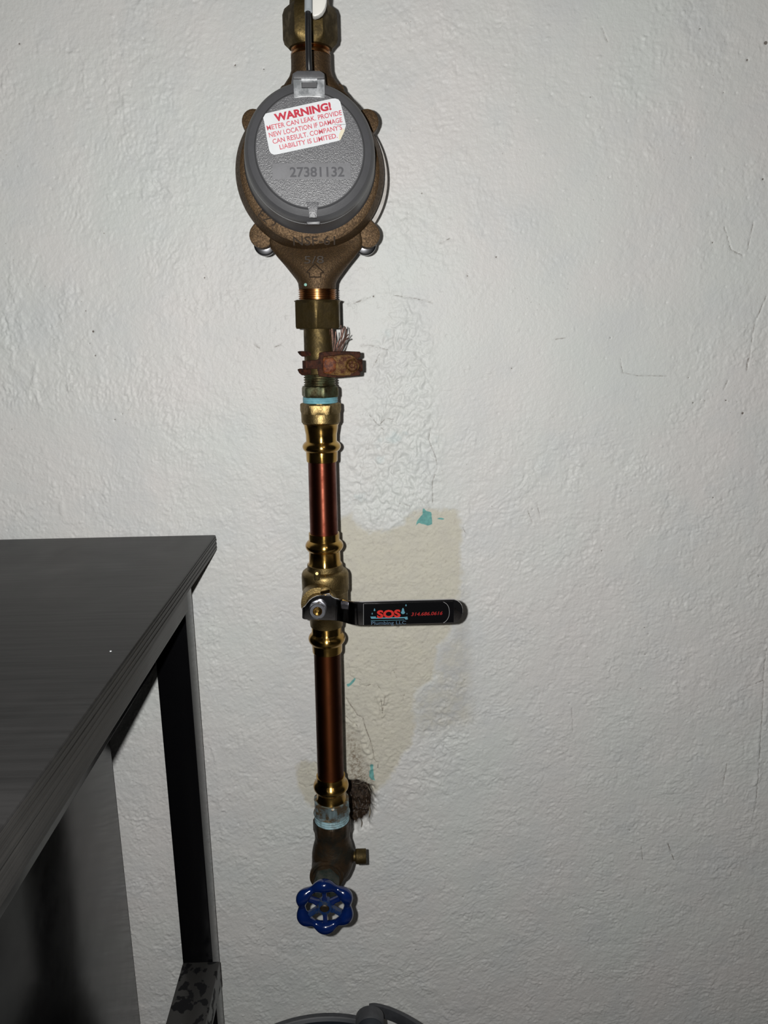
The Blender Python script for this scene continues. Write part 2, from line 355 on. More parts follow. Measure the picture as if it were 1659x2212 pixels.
# rough/smooth zones and brushing direction
rough_zone = np.clip(0.55+1.1*vnoise(X/0.11, Z/0.11, 3)+0.5*vnoise(X/0.035, Z/0.035, 4), 0.12, 1.25)
smoothA = polysd(X, Z, [W(*p) for p in [(900,330),(1300,380),(1400,700),(1280,820),(1000,900),(900,640),(960,500)]])
rough_zone = rough_zone*(1-0.6*sm(smoothA, 0.02))
lowr = polysd(X, Z, [W(*p) for p in [(-400,950),(600,950),(2200,880),(2200,3000),(-400,3000)]])
rough_zone = np.maximum(rough_zone, sm(lowr, 0.03)*0.85)
ang = 0.9*vnoise(X/0.20+3, Z/0.20, 5)
ang = ang + math.radians(65)*sm(X-W(560, 700)[0], 0.03) + math.radians(10)
ca, sa = np.cos(ang), np.sin(ang)
# piecewise direction: blend of a few fixed rotated fields so the strokes keep their scale
def strokes(a, seed, L, S):
    c, s = math.cos(a), math.sin(a); p = (Xn*c+Zn*s)/L; q = (-Xn*s+Zn*c)/S; return vnoise(p, q, seed)
def wdir(a, k=3.0): return np.exp(k*(np.cos(2*(ang-a))-1))
dirs = [math.radians(v) for v in (-30, 0, 30, 65, 95)]
ws = [wdir(a) for a in dirs]; wt = sum(ws)
st1 = sum(w_*(strokes(a, 20+i, 0.0085, 0.0024)) for i, (a, w_) in enumerate(zip(dirs, ws)))/wt
st2 = sum(w_*(strokes(a, 40+i, 0.0048, 0.0015)) for i, (a, w_) in enumerate(zip(dirs, ws)))/wt
H = 0.0016*vnoise(X/0.16, Z/0.16, 1)+0.0009*vnoise(X/0.05, Z/0.05, 2)
n6 = vnoise(Xn/0.006, Zn/0.006, 6); n3 = vnoise(X/0.003, Z/0.003, 7)
def fb(sz, seed, wx=0.0): return vnoise((X+wx*wl)/sz, (Z+wx*wm_)/(sz*1.15), seed)
wl = vnoise(X/0.006, Z/0.006, 61)*0.004; wm_ = vnoise(X/0.006, Z/0.006, 62)*0.004
patchy = np.clip(0.45+1.7*vnoise(X/0.022, Z/0.026, 63)+0.8*vnoise(X/0.007, Z/0.007, 64), 0.0, 1.3)
strk = np.clip(0.35+1.6*vnoise(X/0.05+7, Z/0.04, 65), 0.0, 1.1)
fA = fb(0.0105, 66, 1.0); fB = fb(0.0055, 67, 1.0); fC = fb(0.0031, 68, .5); fD = fb(0.0019, 69)
bumpy = 0.00075*fA+0.00075*(0.28-np.abs(fB))+0.00042*fC+0.00032*fD
H += rough_zone*(bumpy*(0.35+0.9*patchy)+strk*(0.00070*st1+0.00042*st2)+0.00045*n6*np.abs(n6)*1.6)
H += 0.00042*np.clip(vnoise(X/0.006+9, Z/0.0045, 8)-0.42, 0, 1)*6        # little paint nibs
H -= 0.00055*np.clip(vnoise(X/0.0042+5, Z/0.0042+2, 12)-0.44, 0, 1)*6+0.0005*np.clip(vnoise(X/0.010+5, Z/0.007+2, 13)-0.46, 0, 1)*6     # pits
ml = sm(lump, 0.004); ml2 = sm(lump2, 0.006)
wl1 = vnoise(X/0.008, Z/0.008, 14)*0.005; wl2 = vnoise(X/0.008, Z/0.008, 15)*0.005
rid = 1-np.abs(vnoise((X+wl1)/0.0065, (Z+wl2)/0.0085, 16))*2.6
H += ml*(0.0010*rid+0.0015*vnoise(X/0.013, Z/0.026, 17)+0.0013*vnoise((X+wl2)/0.0042, (Z+wl1)/0.0048, 18)+0.0008*np.abs(vnoise((X+wl1)/0.0024, (Z+wl2)/0.0024, 28))+0.0004)
H += ml2*(0.0009*rid+0.0006*vnoise(X/0.012, Z/0.012, 19))
edge_n = vnoise(X/0.006, Z/0.006, 30)*0.0030+vnoise(X/0.0022, Z/0.0022, 31)*0.0011
creamd = cream+edge_n
grey = grey+vnoise(X/0.01, Z/0.01, 36)*0.004
H -= 0.00035*sm(creamd, 0.0006)
holed = hole+edge_n*1.1
H -= sm(holed, 0.0016)*(0.017+0.008*vnoise(X/0.006, Z/0.006, 33)+0.003*vnoise(X/0.002, Z/0.002, 34))
teald = teal+vnoise(X/0.003, Z/0.003, 35)*0.0007
cracks = linesd(X, Z, [
 (.8,(746,1505),(752,1515),(762,1530),(772,1545),(784,1552),(786,1562),(792,1580),(800,1600),(806,1625),(808,1640),(817,1650),(816,1660)),
 (.7,(747,1548),(760,1560),(772,1568)),(.5,(755,1440),(757,1460),(766,1466),(780,1470)),(.7,(776,1478),(790,1483),(800,1480)),
 (.6,(815,1480),(824,1493)),(.8,(823,1510),(826,1535)),(.6,(832,1502),(826,1540)),(.6,(875,1496),(870,1512)),
 (.7,(798,896),(812,912),(822,922),(828,928)),(.6,(822,915),(832,904),(850,905)),
 (.9,(752,658),(768,654),(785,647),(800,642)),(.5,(851,638),(900,645),(935,654)),(.5,(780,748),(800,746),(838,756)),(.4,(820,765),(810,785),(804,795)),
 (.6,(930,925),(926,950),(940,985),(945,1010),(934,1040),(935,1085)),(.5,(1140,1103),(1150,1130)),(.5,(1235,1530),(1237,1580)),
 (.6,(1386,1832),(1389,1860)),(.9,(1443,1823),(1456,1858)),(.8,(1290,1925),(1305,1926)),(.5,(1570,1650),(1561,1700)),
 (.6,(951,525),(972,515)),(.6,(1565,490),(1580,540),(1605,552)),(.5,(1628,480),(1615,540)),(.5,(1655,640),(1630,700),(1618,775)),(1.1,(1616,775),(1613,800)),
 (.8,(1572,822),(1564,840)),(.6,(1200,733),(1220,730)),(.5,(592,750),(606,745)),(.5,(548,744),(560,752)),
 (.5,(1340,775),(1345,805),(1380,812),(1440,812)),(.6,(1655,1400),(1648,1470),(1600,1490)),(.5,(1650,1470),(1640,1640),(1632,1740)),
 (.5,(1300,60),(1312,90)),(.4,(1160,1090),(1168,1120)),(.5,(850,1450),(857,1465)),
 (.5,(1000,1140),(1010,1160)),(.6,(863,1087),(885,1092)),(.5,(646,1690),(660,1700),(680,1695)),
])
H -= 0.0007*np.exp(-(np.clip(cracks, 0, 1)/0.0006)**2)*(0.6+vnoise(X/0.004, Z/0.004, 50))
# furrows in the bare plaster beside the lower pipe
fur = linesd(X, Z, [(1.5,(748,1520),(770,1560),(790,1600),(800,1640),(804,1680)),(1.2,(746,1555),(780,1580),(795,1650)),(1.2,(835,1500),(828,1545)),(1,(815,1500),(828,1540))])
H += 0.0020*np.exp(-(np.clip(fur, 0, 1)/0.0018)**2)*(0.5+vnoise(X/0.004, Z/0.004, 51))
rdg = linesd(Xn, Zn, [(1.0,(22,610),(36,660),(50,700),(60,760),(72,790),(78,840),(90,880)),(1.5,(90,950),(98,990),(112,1015),(120,1050),(136,1080),(146,1125)),(.8,(1650,1400),(1644,1450),(1600,1490),(1590,1510)),(.8,(1655,1490),(1640,1600),(1630,1740)),(.6,(455,1500),(470,1700),(480,1900))])
H += 0.0008*np.exp(-(np.clip(rdg, 0, 1)/0.0020)**2)*np.clip(0.4+1.6*vnoise(X/0.012, Z/0.012, 52), 0, 1)
# fade the relief right at bench contact and outside the fine zone
spots = [(201,716,2.6),(194,742,1.4),(206,768,1.8),(248,907,1.8),(264,894,1),(1605,893,3),(1615,129,2.5),(1655,92,4),(1648,387,2.4),(1512,62,1.6),(1563,200,1.5),(1540,524,1.8),(1497,870,2),(1523,866,1.4),(1514,863,1.2),(1568,865,2),(1592,868,1.3),(1488,816,1.6),(1318,730,1.6),(1010,596,2),(1072,555,2.2),(1106,796,1.8),(953,628,1),(1494,340,1.5),(1363,1060,1.4),(1000,1938,1.6),(1361,1795,1.8),(807,640,2.2),(898,2052,1.8),(851,2101,1.4),(667,2091,1),(894,2040,1.5),(1004,1470,1.4),(1437,2170,1.2),(1400,1370,1.6),(1394,1414,1.6),(1250,1958,1.2),(1640,1245,1.5),(1300,1190,1.6),(442,600,2),(1540,1075,1.6),(1560,1080,1.2),(1270,1420,1.4),(1150,1100,1.3),(1230,1520,1.3),(750,2045,1),(41,94,2),(330,1180,1.2),(570,150,1.5),(508,141,2),(880,460,1.2),(1212,1880,1.1)]
spotd = np.full(X.shape, 1e9)
for sx, sy, sr in spots:
    q = W(sx, sy); spotd = np.minimum(spotd, np.hypot(X-q[0], (Z-q[1]))-sr*px1*0.85)
H -= 0.0006*np.exp(-(np.clip(spotd, 0, 1)/0.0006)**2)
verts = np.stack([X.ravel(), -H.ravel(), Z.ravel()], 1).astype(np.float32)   # +H = towards the room (-y)
ii = np.arange(nx*nz).reshape(nz, nx)
quads = np.stack([ii[:-1, :-1], ii[:-1, 1:], ii[1:, 1:], ii[1:, :-1]], -1).reshape(-1, 4).astype(np.int32)
me = bpy.data.meshes.new('wall_back')
me.vertices.add(len(verts)); me.vertices.foreach_set('co', verts.ravel())
me.loops.add(quads.size); me.loops.foreach_set('vertex_index', quads.ravel())
me.polygons.add(len(quads)); me.polygons.foreach_set('loop_start', np.arange(0, quads.size, 4, dtype=np.int32))
me.update(calc_edges=True); me.shade_smooth()
def attr(nm, arr):
    a = me.attributes.new(nm, 'FLOAT', 'POINT'); a.data.foreach_set('value', arr.ravel().astype(np.float32))
attr('cream', np.clip(creamd*1000, -20, 20)); attr('grey', np.clip(grey*1000, -20, 20)); attr('teal', np.clip(teald*1000, -20, 20)); attr('hole', np.clip(holed*1000, -30, 30))
attr('crack', np.clip(np.minimum(cracks, 0.02)*1000, -5, 20)); attr('spot', np.clip(spotd*1000, -5, 20)); attr('lump', ml)
# darker soot in pits/hollows next to the hole
dirt = polysd(X, Z, [W(*p) for p in [(745,1560),(770,1580),(790,1640),(808,1690),(812,1735),(800,1760),(745,1770)]])
attr('dirt', np.clip(dirt*1000, -30, 30))
wall = bpy.data.objects.new('wall_back', me); C.objects.link(wall); wall['kind'] = 'structure'
wall['label'] = 'rough white painted plaster wall with a bare cream patch and a brown hole'

wm = bpy.data.materials.new('painted_plaster'); wm.use_nodes = True; n, l = nt(wm); b = n['Principled BSDF']; me.materials.append(wm)
tc = n.new('ShaderNodeTexCoord')
def nz_(scale, detail=4, rough=0.6, dist=0.0, map_=None):
    t = n.new('ShaderNodeTexNoise'); t.inputs['Scale'].default_value = scale; t.inputs['Detail'].default_value = detail; t.inputs['Roughness'].default_value = rough; t.inputs['Distortion'].default_value = dist
    if map_:
        mp = n.new('ShaderNodeMapping'); mp.inputs['Scale'].default_value = map_; l.new(tc.outputs['Object'], mp.inputs['Vector']); l.new(mp.outputs[0], t.inputs['Vector'])
    else: l.new(tc.outputs['Object'], t.inputs['Vector'])
    return t.outputs['Fac']
def mrange(s, a, b_, c=0.0, d=1.0):
    m = n.new('ShaderNodeMapRange'); m.inputs[1].default_value = a; m.inputs[2].default_value = b_; m.inputs[3].default_value = c; m.inputs[4].default_value = d; l.new(s, m.inputs[0]); return m.outputs[0]
def mix(f, a, c):
    m = n.new('ShaderNodeMix'); m.data_type = 'RGBA'
    if isinstance(f, float): m.inputs[0].default_value = f
    else: l.new(f, m.inputs[0])
    for k, s in ((6, a), (7, c)):
        if isinstance(s, tuple): m.inputs[k].default_value = (*s, 1)
        else: l.new(s, m.inputs[k])
    return m.outputs[2]
def mth(op, a, c):
    m = n.new('ShaderNodeMath'); m.operation = op
    for k, s in ((0, a), (1, c)):
        if isinstance(s, (int, float)): m.inputs[k].default_value = s
        else: l.new(s, m.inputs[k])
    return m.outputs[0]
def at_(nm):
    a = n.new('ShaderNodeAttribute'); a.attribute_name = nm; return a.outputs['Fac']
white = mix(mrange(nz_(7, 3), 0.35, 0.65), (0.645, 0.665, 0.645), (0.682, 0.664, 0.650))
white = mix(mrange(nz_(16, 4), 0.48, 0.68, 0, 0.6), white, (0.60, 0.615, 0.62))
white = mix(mrange(nz_(3.3, 2), 0.5, 0.7, 0, 0.5), white, (0.672, 0.652, 0.64))
fine = nz_(900, 3); jit = mth('MULTIPLY', mth('SUBTRACT', nz_(420, 4, 0.7), 0.5), 1.6)
cr = mix(mrange(nz_(60, 5, 0.7), 0.35, 0.65), (0.60, 0.57, 0.465), (0.55, 0.52, 0.44))
cr = mix(mrange(nz_(240, 5, 0.75), 0.56, 0.66, 0, 0.45), cr, (0.36, 0.31, 0.24))
grc = mix(mrange(nz_(80, 4), 0.4, 0.6), (0.50, 0.50, 0.49), (0.56, 0.545, 0.49))
c1 = mix(mrange(mth('ADD', at_('grey'), jit), -7, 5, 0.8, 0.0), white, grc)
c1 = mix(mrange(mth('ADD', at_('cream'), mth('MULTIPLY', jit, 1.6)), -3.2, 1.3, 0.84, 0.0), c1, cr)
# white paint on the flaking, built-up area is a touch brighter
c1 = mix(mth('MULTIPLY', at_('lump'), mrange(nz_(120, 3), 0.45, 0.6, 0, 0.5)), c1, (0.70, 0.71, 0.70))
c1 = mix(mth('MULTIPLY', at_('lump'), mrange(nz_(34, 3), 0.60, 0.68, 0, 0.35)), c1, (0.46, 0.57, 0.58))
dirtm = mth('MULTIPLY', mrange(mth('ADD', at_('dirt'), mth('MULTIPLY', jit, 4.0)), -9, 4, 1.0, 0.0), mrange(nz_(260, 5, 0.75), 0.42, 0.6, 0.1, 0.85))
c1 = mix(dirtm, c1, (0.17, 0.12, 0.075))
c1 = mix(mrange(mth('ADD', at_('teal'), mth('MULTIPLY', jit, 0.5)), -0.3, 0.2, 1.0, 0.0), c1, mix(mrange(nz_(150, 3), 0.4, 0.6), (0.17, 0.42, 0.39), (0.13, 0.33, 0.32)))
c1 = mix(mrange(mth('ADD', at_('hole'), jit), -1.6, 0.2, 1.0, 0.0), c1, mix(mrange(nz_(330, 5, 0.8), 0.38, 0.65), (0.010, 0.006, 0.004), (0.060, 0.038, 0.023)))
ck = mth('MULTIPLY', mrange(mth('ADD', at_('crack'), mth('MULTIPLY', jit, 0.55)), -0.1, 0.42, 0.75, 0.0), mrange(nz_(190, 3), 0.38, 0.58, 0.1, 1))
c1 = mix(ck, c1, (0.14, 0.11, 0.09))
c1 = mix(mrange(mth('ADD', at_('spot'), mth('MULTIPLY', jit, 0.4)), -0.15, 0.25, 0.85, 0.0), c1, (0.09, 0.065, 0.05))
# sparse pin-prick pits
vo = n.new('ShaderNodeTexVoronoi'); vo.inputs['Scale'].default_value = 95; l.new(tc.outputs['Object'], vo.inputs['Vector'])
sp = n.new('ShaderNodeSeparateColor'); l.new(vo.outputs['Color'], sp.inputs[0])
pit = mth('MULTIPLY', mrange(vo.outputs['Distance'], 0.04, 0.085, 1, 0), mrange(sp.outputs[0], 0.93, 0.94, 0, 1))
pit = mth('MULTIPLY', pit, mrange(nz_(9, 2), 0.42, 0.6, 0.08, 0.75)); c1 = mix(pit, c1, (0.17, 0.14, 0.115))
vo2 = n.new('ShaderNodeTexVoronoi'); vo2.inputs['Scale'].default_value = 210; l.new(tc.outputs['Object'], vo2.inputs['Vector'])
sp2 = n.new('ShaderNodeSeparateColor'); l.new(vo2.outputs['Color'], sp2.inputs[0])
pit2 = mth('MULTIPLY', mth('MULTIPLY', mrange(vo2.outputs['Distance'], 0.06, 0.14, 1, 0), mrange(sp2.outputs[1], 0.90, 0.92, 0, 1)), mrange(nz_(13, 3), 0.45, 0.62, 0.05, 0.5))
c1 = mix(pit2, c1, (0.30, 0.27, 0.24))
l.new(c1, b.inputs['Base Color']); b.inputs['Specular IOR Level'].default_value = 0.35
l.new(mrange(mth('ADD', at_('cream'), jit), -1, 1, 0.75, 0.48), b.inputs['Roughness'])
hsum = mth('ADD', mth('MULTIPLY', nz_(620, 4, 0.6), 0.55), mth('MULTIPLY', nz_(280, 3, 0.55), 1.0))
bp = n.new('ShaderNodeBump'); bp.inputs['Strength'].default_value = 1.0; bp.inputs['Distance'].default_value = 0.00042; l.new(hsum, bp.inputs['Height']); l.new(bp.outputs[0], b.inputs['Normal'])

# curled paint flakes standing off the rim of the hole
for k, (pp, wd) in enumerate(((((762, 1690), (775, 1692), (788, 1686)), .0012), (((786, 1692), (796, 1700), (802, 1715)), .0014), (((795, 1735), (799, 1750), (797, 1766)), .0016), (((766, 1683), (776, 1678), (784, 1672)), .0009), (((776, 1764), (782, 1775), (780, 1786)), .0009))):
    P = spline([on_y(*q, WALL_D-0.0012-0.0010*math.sin(i*1.5+k)) for i, q in enumerate(pp)], 4); vv, ff = [], []
    for i, p in enumerate(P):
        tq = P[min(i+1, len(P)-1)]-P[max(i-1, 0)]; tq /= np.linalg.norm(tq); sq = np.cross(tq, [0, 1.0, 0]); hw = wd*0.55*math.sin(math.pi*(i+0.6)/(len(P)+0.2))
        vv += [p+sq*hw+np.array([0, -0.0012, 0]), p-sq*hw, p-sq*hw+np.array([0, 0.0004, 0]), p+sq*hw+np.array([0, -0.0008, 0])]
    m3 = len(P); ff = [(i*4+j, i*4+(j+1) % 4, i*4+4+(j+1) % 4, i*4+4+j) for i in range(m3-1) for j in range(4)]+[(0, 1, 2, 3), tuple((m3-1)*4+j for j in (3, 2, 1, 0))]
    part('paint_flake', (vv, ff), flake_mat, wall)
fo = part('floor', box(-1.6, 1.6, -3.0, 0.0, -0.06, 0.0), floor_mat); fo['kind'] = 'structure'

# ------------------------------------------------------------------ pipes and press fittings on the axis
def thing_at(name, label, cat, py, group=None): return root(name, label, cat, axpt(py), group)

t = thing_at('brass_coupling', 'tarnished brass hexagonal coupling nut above the water meter', 'coupling', 105)
part('nut', axlathe([(17, 44), (20, 56, 'h'), (32, 60, 'h'), (86, 60, 'h'), (97, 57, 'h'), (106, 46)], seg=60, hexrot=0.0), brass_old, t)
part('tail_pipe', axlathe([(-120, 38), (-6, 38), (-4, 42), (10, 43), (20, 44)]), brass_old, t)

t = thing_at('meter_coupling', 'dark brass hexagonal coupling nut and tailpiece hanging below the water meter', 'coupling', 830)
part('nut', axlathe([(648, 46), (650, 51), (655, 53.6, 'h'), (706, 53.6, 'h'), (710, 52, 'h'), (710.5, 33)], seg=60, hexrot=math.radians(92)), brass_old, t)
part('tailpiece', axlathe([(700, 32), (806, 32), (808, 33)]), brass_old, t)
part('thread', axlathe([(806, 30)]+threads(808, 834, 34.5, 5, 2.6)+[(834, 31), (836, 31)]), brass_green, t, angle=60)

t = thing_at('hex_bushing', 'short green tinged brass bushing above the upper blue sealant ring', 'bushing', 866)
part('collar', axlathe([(833.5, 36), (835, 40.5, 'h'), (839, 42, 'h'), (853, 42, 'h'), (857, 40, 'h'), (857.5, 36)], seg=60, hexrot=math.radians(75)), brass_green, t)
part('sealant', axlathe([(857, 36.5), (859, 38.2), (861, 37), (863.5, 38.2), (865, 37), (867, 38), (869.5, 37)]), sealant, t, label='blue thread sealant')

def press_up(t, y, m=brass_bright):     # sleeve with the bead, open towards the pipe below
    return axlathe([(914, 40), (918, 37), (924, 36.2), (938, 33.6), (952, 33.2)]+bead(953.5, 975, 34, 41.5)+[(976.5, 34.2), (993, 33.6), (996, 33), (996.3, 30.6)])
t = thing_at('press_adapter', 'bright brass press adapter with a gold hexagon under the blue sealant ring', 'fitting', 996)
part('hexagon', axlathe([(869.3, 37), (870.5, 42.5, 'h'), (873, 44.6, 'h'), (886, 44.8, 'h'), (892, 42.3, 'c')], seg=60, hexrot=math.radians(60)), brass_cast, t)
part('collar', axlathe([(891, 41.5), (893, 42.3), (911, 41.8), (914.5, 38.5)], seg=56), brass_cast, t)
part('sleeve', press_up(t, 0), brass_bright, t)
def mark(s, px0, px1, py, h, par, rr, mm=None):   # tiny stamp on a round fitting, laid on the tangent facing the camera
    p0, p1 = on_y(px0, py, PIPE_D-rr), on_y(px1, py, PIPE_D-rr)
    part('stamp', text_vf(s, p0, p1, V, h*0.36e-3, 0.0003, 0.0), brass_cast if mm is None else mm, par, smooth=False)

t = thing_at('copper_pipe', 'upper reddish copper pipe between the press adapter and the ball valve', 'pipe', 1152, 'copper pipes')
part('tube', axlathe([(990, 30.3), (1160, 30.2)]), copper_red, t)

t = thing_at('copper_pipe', 'lower brown copper pipe between the ball valve and the gate valve', 'pipe', 1676, 'copper pipes')
part('tube', axlathe([(1400, 29.0), (1682, 28.3)]), copper_brown, t)

# ball valve
t = thing_at('ball_valve', 'brass ball valve with a chrome lever pointing right', 'valve', 1290)
part('press_sleeve', axlathe([(1150.5, 30.6), (1151, 33), (1166, 33)]+bead(1167, 1189, 34, 41)+[(1190.5, 33.6), (1212, 33.8), (1219, 37.5), (1220, 30)]), brass_bright, t)
part('body', axlathe([(1217, 36), (1218, 38), (1229, 38.5), (1230.5, 44), (1234, 48.5), (1239, 50.5), (1245, 50.8), (1272, 50.3), (1275, 48.2), (1276, 47.8), (1300, 47.5), (1318, 46), (1328, 40), (1337, 36), (1350, 35), (1351, 30)]), brass_cast, t)
part('press_sleeve', axlathe([(1349, 32), (1351, 32.5), (1365, 32.2)]+bead(1366.5, 1389, 33, 39.8)+[(1390.5, 32.6), (1405, 32), (1407, 31.4), (1407.3, 29.4)]), brass_bright, t)
bc = on_y(687, 1315, PIPE_D-0.022); NY = np.array([0, -1.0, 0]); XX = np.array([1.0, 0, 0]); ZZ = np.array([0, 0, 1.0])
bc0 = on_y(700, 1290, PIPE_D)
DB = 0.553                                # plane of the lever root
bp_ = on_y(686, 1317, DB)
O_ = bp_ + np.array([0, 0.030, 0])
part('bonnet', lathe(O_, NY, XX, ZZ, [(0, 0.014, 'c'), (0.018, 0.0135, 'c'), (0.0185, 0.0095, 'c'), (0.0285, 0.009, 'c')], seg=40), brass_cast, t)
part('travel_stop', merge(tube([on_y(684, 1241, PIPE_D-0.0165), on_y(684.5, 1239, PIPE_D-0.0225), on_y(684.5, 1239, PIPE_D-0.0236)], [0.0026, 0.0026, 0.0012]), tube([on_y(684, 1238, PIPE_D-0.021), on_y(685, 1252, PIPE_D-0.0205)], 0.0022)), brass_cast, t)
part('travel_stop', tube([on_y(668, 1305, PIPE_D-0.018), on_y(655, 1304, PIPE_D-0.018)], 0.0023), brass_cast, t)
part('flow_mark', text_vf('-', on_y(725, 1276, PIPE_D-0.0172), on_y(741, 1275, PIPE_D-0.0172), V, 0.002, 0.0008), brass_old, t, smooth=False)
# lever as a bent strap: columns (x, y_top, y_bottom, distance)
cols = [(652.5, 1316, 1335, DB), (654, 1313, 1337.5, DB), (658, 1310, 1338.5, DB), (663, 1304, 1339, DB), (668, 1297, 1339, DB), (675, 1291.5, 1339, DB), (684, 1287.5, 1339.5, DB), (692, 1286, 1339.5, DB), (704, 1285.5, 1340, DB), (714, 1286, 1340, DB),
        (718, 1290, 1340.5, DB), (724, 1292.5, 1341, DB), (734, 1295, 1342.5, DB-0.0005), (742, 1297, 1344.5, DB-0.003), (750, 1298.5, 1347, DB-0.0065), (758, 1300, 1349.3, DB-0.0095), (767, 1300.5, 1350.8, DB-0.011), (786, 1300, 1351, DB-0.011), (830, 1298.5, 1350.3, DB-0.011),
        (880, 1297, 1349.3, DB-0.011), (930, 1296, 1348.3, DB-0.011), (970, 1295, 1347, DB-0.011), (981, 1295, 1346, DB-0.0108), (988, 1297.5, 1343, DB-0.0104), (994, 1302, 1338, DB-0.010), (998, 1308, 1331, DB-0.0096), (1000, 1315, 1324, DB-0.0094)]
v, f = [], []; TH = 0.0024
for x, a, c_, D in cols:
    pt, pb = on_y(x, a, D), on_y(x, c_, D)
    v += [pt, pb, pb+np.array([0, TH, 0]), pt+np.array([0, TH, 0])]
m_ = len(cols)
for i in range(m_-1):
    for j in range(4): f.append((i*4+j, i*4+(j+1) % 4, (i+1)*4+(j+1) % 4, (i+1)*4+j))
f.append((0, 1, 2, 3)); f.append(tuple((m_-1)*4+j for j in (3, 2, 1, 0)))
tab = prism([on_y(692, 1287, DB), on_y(714, 1287, DB), on_y(714.5, 1281, DB+0.003), on_y(713, 1271, DB+0.011), on_y(694, 1271, DB+0.011), on_y(691, 1281, DB+0.003)], np.array([0, 0.0022, 0]))
lv = part('lever_handle', (v, f), chrome, t, angle=40, bevel=0.0008, label='chrome lever handle')
part('stop_tab', tab, chrome, lv, bevel=0.0004)
def lev(px, py, off=0.0): return on_y(px, py, DB-0.011-off)
lab = [lev(785.5, 1304.5), (lev(980, 1299)), lev(980, 1344.5), lev(785.5, 1350)]
part('label', prism([p+np.array([0, -0.0002, 0]) for p in lab], np.array([0, 0.0003, 0])), black_label, lv, smooth=False, label='black printed label')
eL = 0.00025
part('lettering', text_vf('SOS', lev(814.5, 1334.5, eL), lev(865.5, 1332.5, eL), NY, 19.5*0.3265e-3, 0.00012, 0.045), sos_red, lv, smooth=False, label='red letters')
part('lettering', text_vf('Plumbing LLC', lev(802, 1349.6, eL), lev(877, 1348, eL), NY, 8.0*0.3265e-3, 0.0001, 0.0), label_navy, lv, smooth=False, label='dark blue letters')
part('phone_number', text_vf('314.686.0616', lev(888, 1330.5, eL), lev(956, 1327.8, eL), NY, 8.5*0.3265e-3, 0.0001, 0.018, shear=0.25), phone_red, lv, smooth=False, label='red phone number')
def drop(px, py, r):
    pts = []
    for k in range(14):
        a = 2*math.pi*k/14; rr = r*(1+0.0*a); x = rr*math.sin(a)*(0.62 if math.cos(a) > 0 else 1); y = -rr*math.cos(a)*(1.9 if math.cos(a) > 0 else 1)
        if k == 0: x = 0
        pts.append(lev(px+x, py+y, eL+0.0001))
    return prism(pts, np.array([0, 0.0001, 0]))
part('water_drop', merge(drop(870.5, 1322, 4.6), drop(809, 1318, 2.0), drop(804, 1326, 1.4), drop(877, 1308, 1.6), drop(879, 1326, 0.9)), label_blue, lv, smooth=False, label='pale blue drops')
part('pipe_line', merge(prism([lev(800, 1332, eL), lev(812, 1331.8, eL), lev(812, 1334.5, eL), lev(872, 1333, eL), lev(880, 1332, eL), lev(881, 1338, eL), lev(876, 1338.5, eL), lev(874, 1335.6, eL), lev(802, 1336.6, eL)], np.array([0, 0.0001, 0])),
     prism([lev(801, 1340.5, eL), lev(873, 1338.7, eL), lev(873, 1339.5, eL), lev(801, 1341.4, eL)], np.array([0, 0.0001, 0]))), label_blue, lv, smooth=False, label='blue drawn pipe')
arc = [lev(x, y, eL+0.0001) for x, y in ((958, 1300.5), (964, 1304), (968.5, 1310), (970.5, 1318), (970.5, 1326), (968.5, 1334), (964, 1341), (958, 1345.5))]
part('arc_mark', tube(spline(arc, 4), 0.00016, 6), label_line, lv, smooth=False)
part('arc_mark', tube([lev(785.2, 1305, eL), lev(785.4, 1350, eL)], 0.00014, 6), label_line, lv, smooth=False)
# nut, washer and stem (the nut stands proud, so it sits lower-left in view)
nb = on_y(687, 1313.5, DB-0.0003); 
part('washer', lathe(nb, NY, XX, ZZ, [(-0.0003, 0.0064, 'c'), (0.0010, 0.0064, 'c'), (0.0012, 0.006, 'c')], seg=32), steel, t)
part('nut', lathe(nb+NY*0.0008, NY, XX, ZZ, [(0.0, 0.0064, 'h'), (0.0036, 0.0068, 'h'), (0.0045, 0.0063, 'c'), (0.0060, 0.0062, 'c'), (0.0066, 0.0056, 'c'), (0.0066, 0.0036, 'c'), (0.0050, 0.0035, 'c')], seg=48, hexrot=0.3), steel, t)
part('stem', lathe(nb+NY*0.0008, NY, XX, ZZ, [(0.0, 0.0034, 'c'), (0.0058, 0.0034, 'c'), (0.0063, 0.0029, 'c'), (0.0060, 0.0012, 'c'), (0.0055, 0.0010, 'c')], seg=28), brass_bright, t)

# lower press adapter
t = thing_at('press_adapter', 'brass press adapter smeared with pale sealant above the gate valve', 'fitting', 1766)
part('sleeve', axlathe([(1673.7, 28.6), (1674, 31), (1684, 31)]+bead(1685.5, 1706, 32, 38)+[(1707.5, 31.6), (1716, 31), (1722, 32.5), (1726, 34), (1728, 30)]), brass_bright, t)
part('hexagon', axlathe([(1724, 33), (1724.5, 37.5), (1727, 41.3, 'h'), (1750, 41.0, 'h'), (1753, 39.5, 'c')], seg=60, hexrot=math.radians(22)), smeared_brass, t, label='sealant smeared hexagon')
part('sealant', axlathe([(1752, 35)]+threads(1753, 1771, 37.5, 4, 1.8)+[(1771, 35)]), sealant_pale, t, angle=70, label='pale blue sealant on the thread')

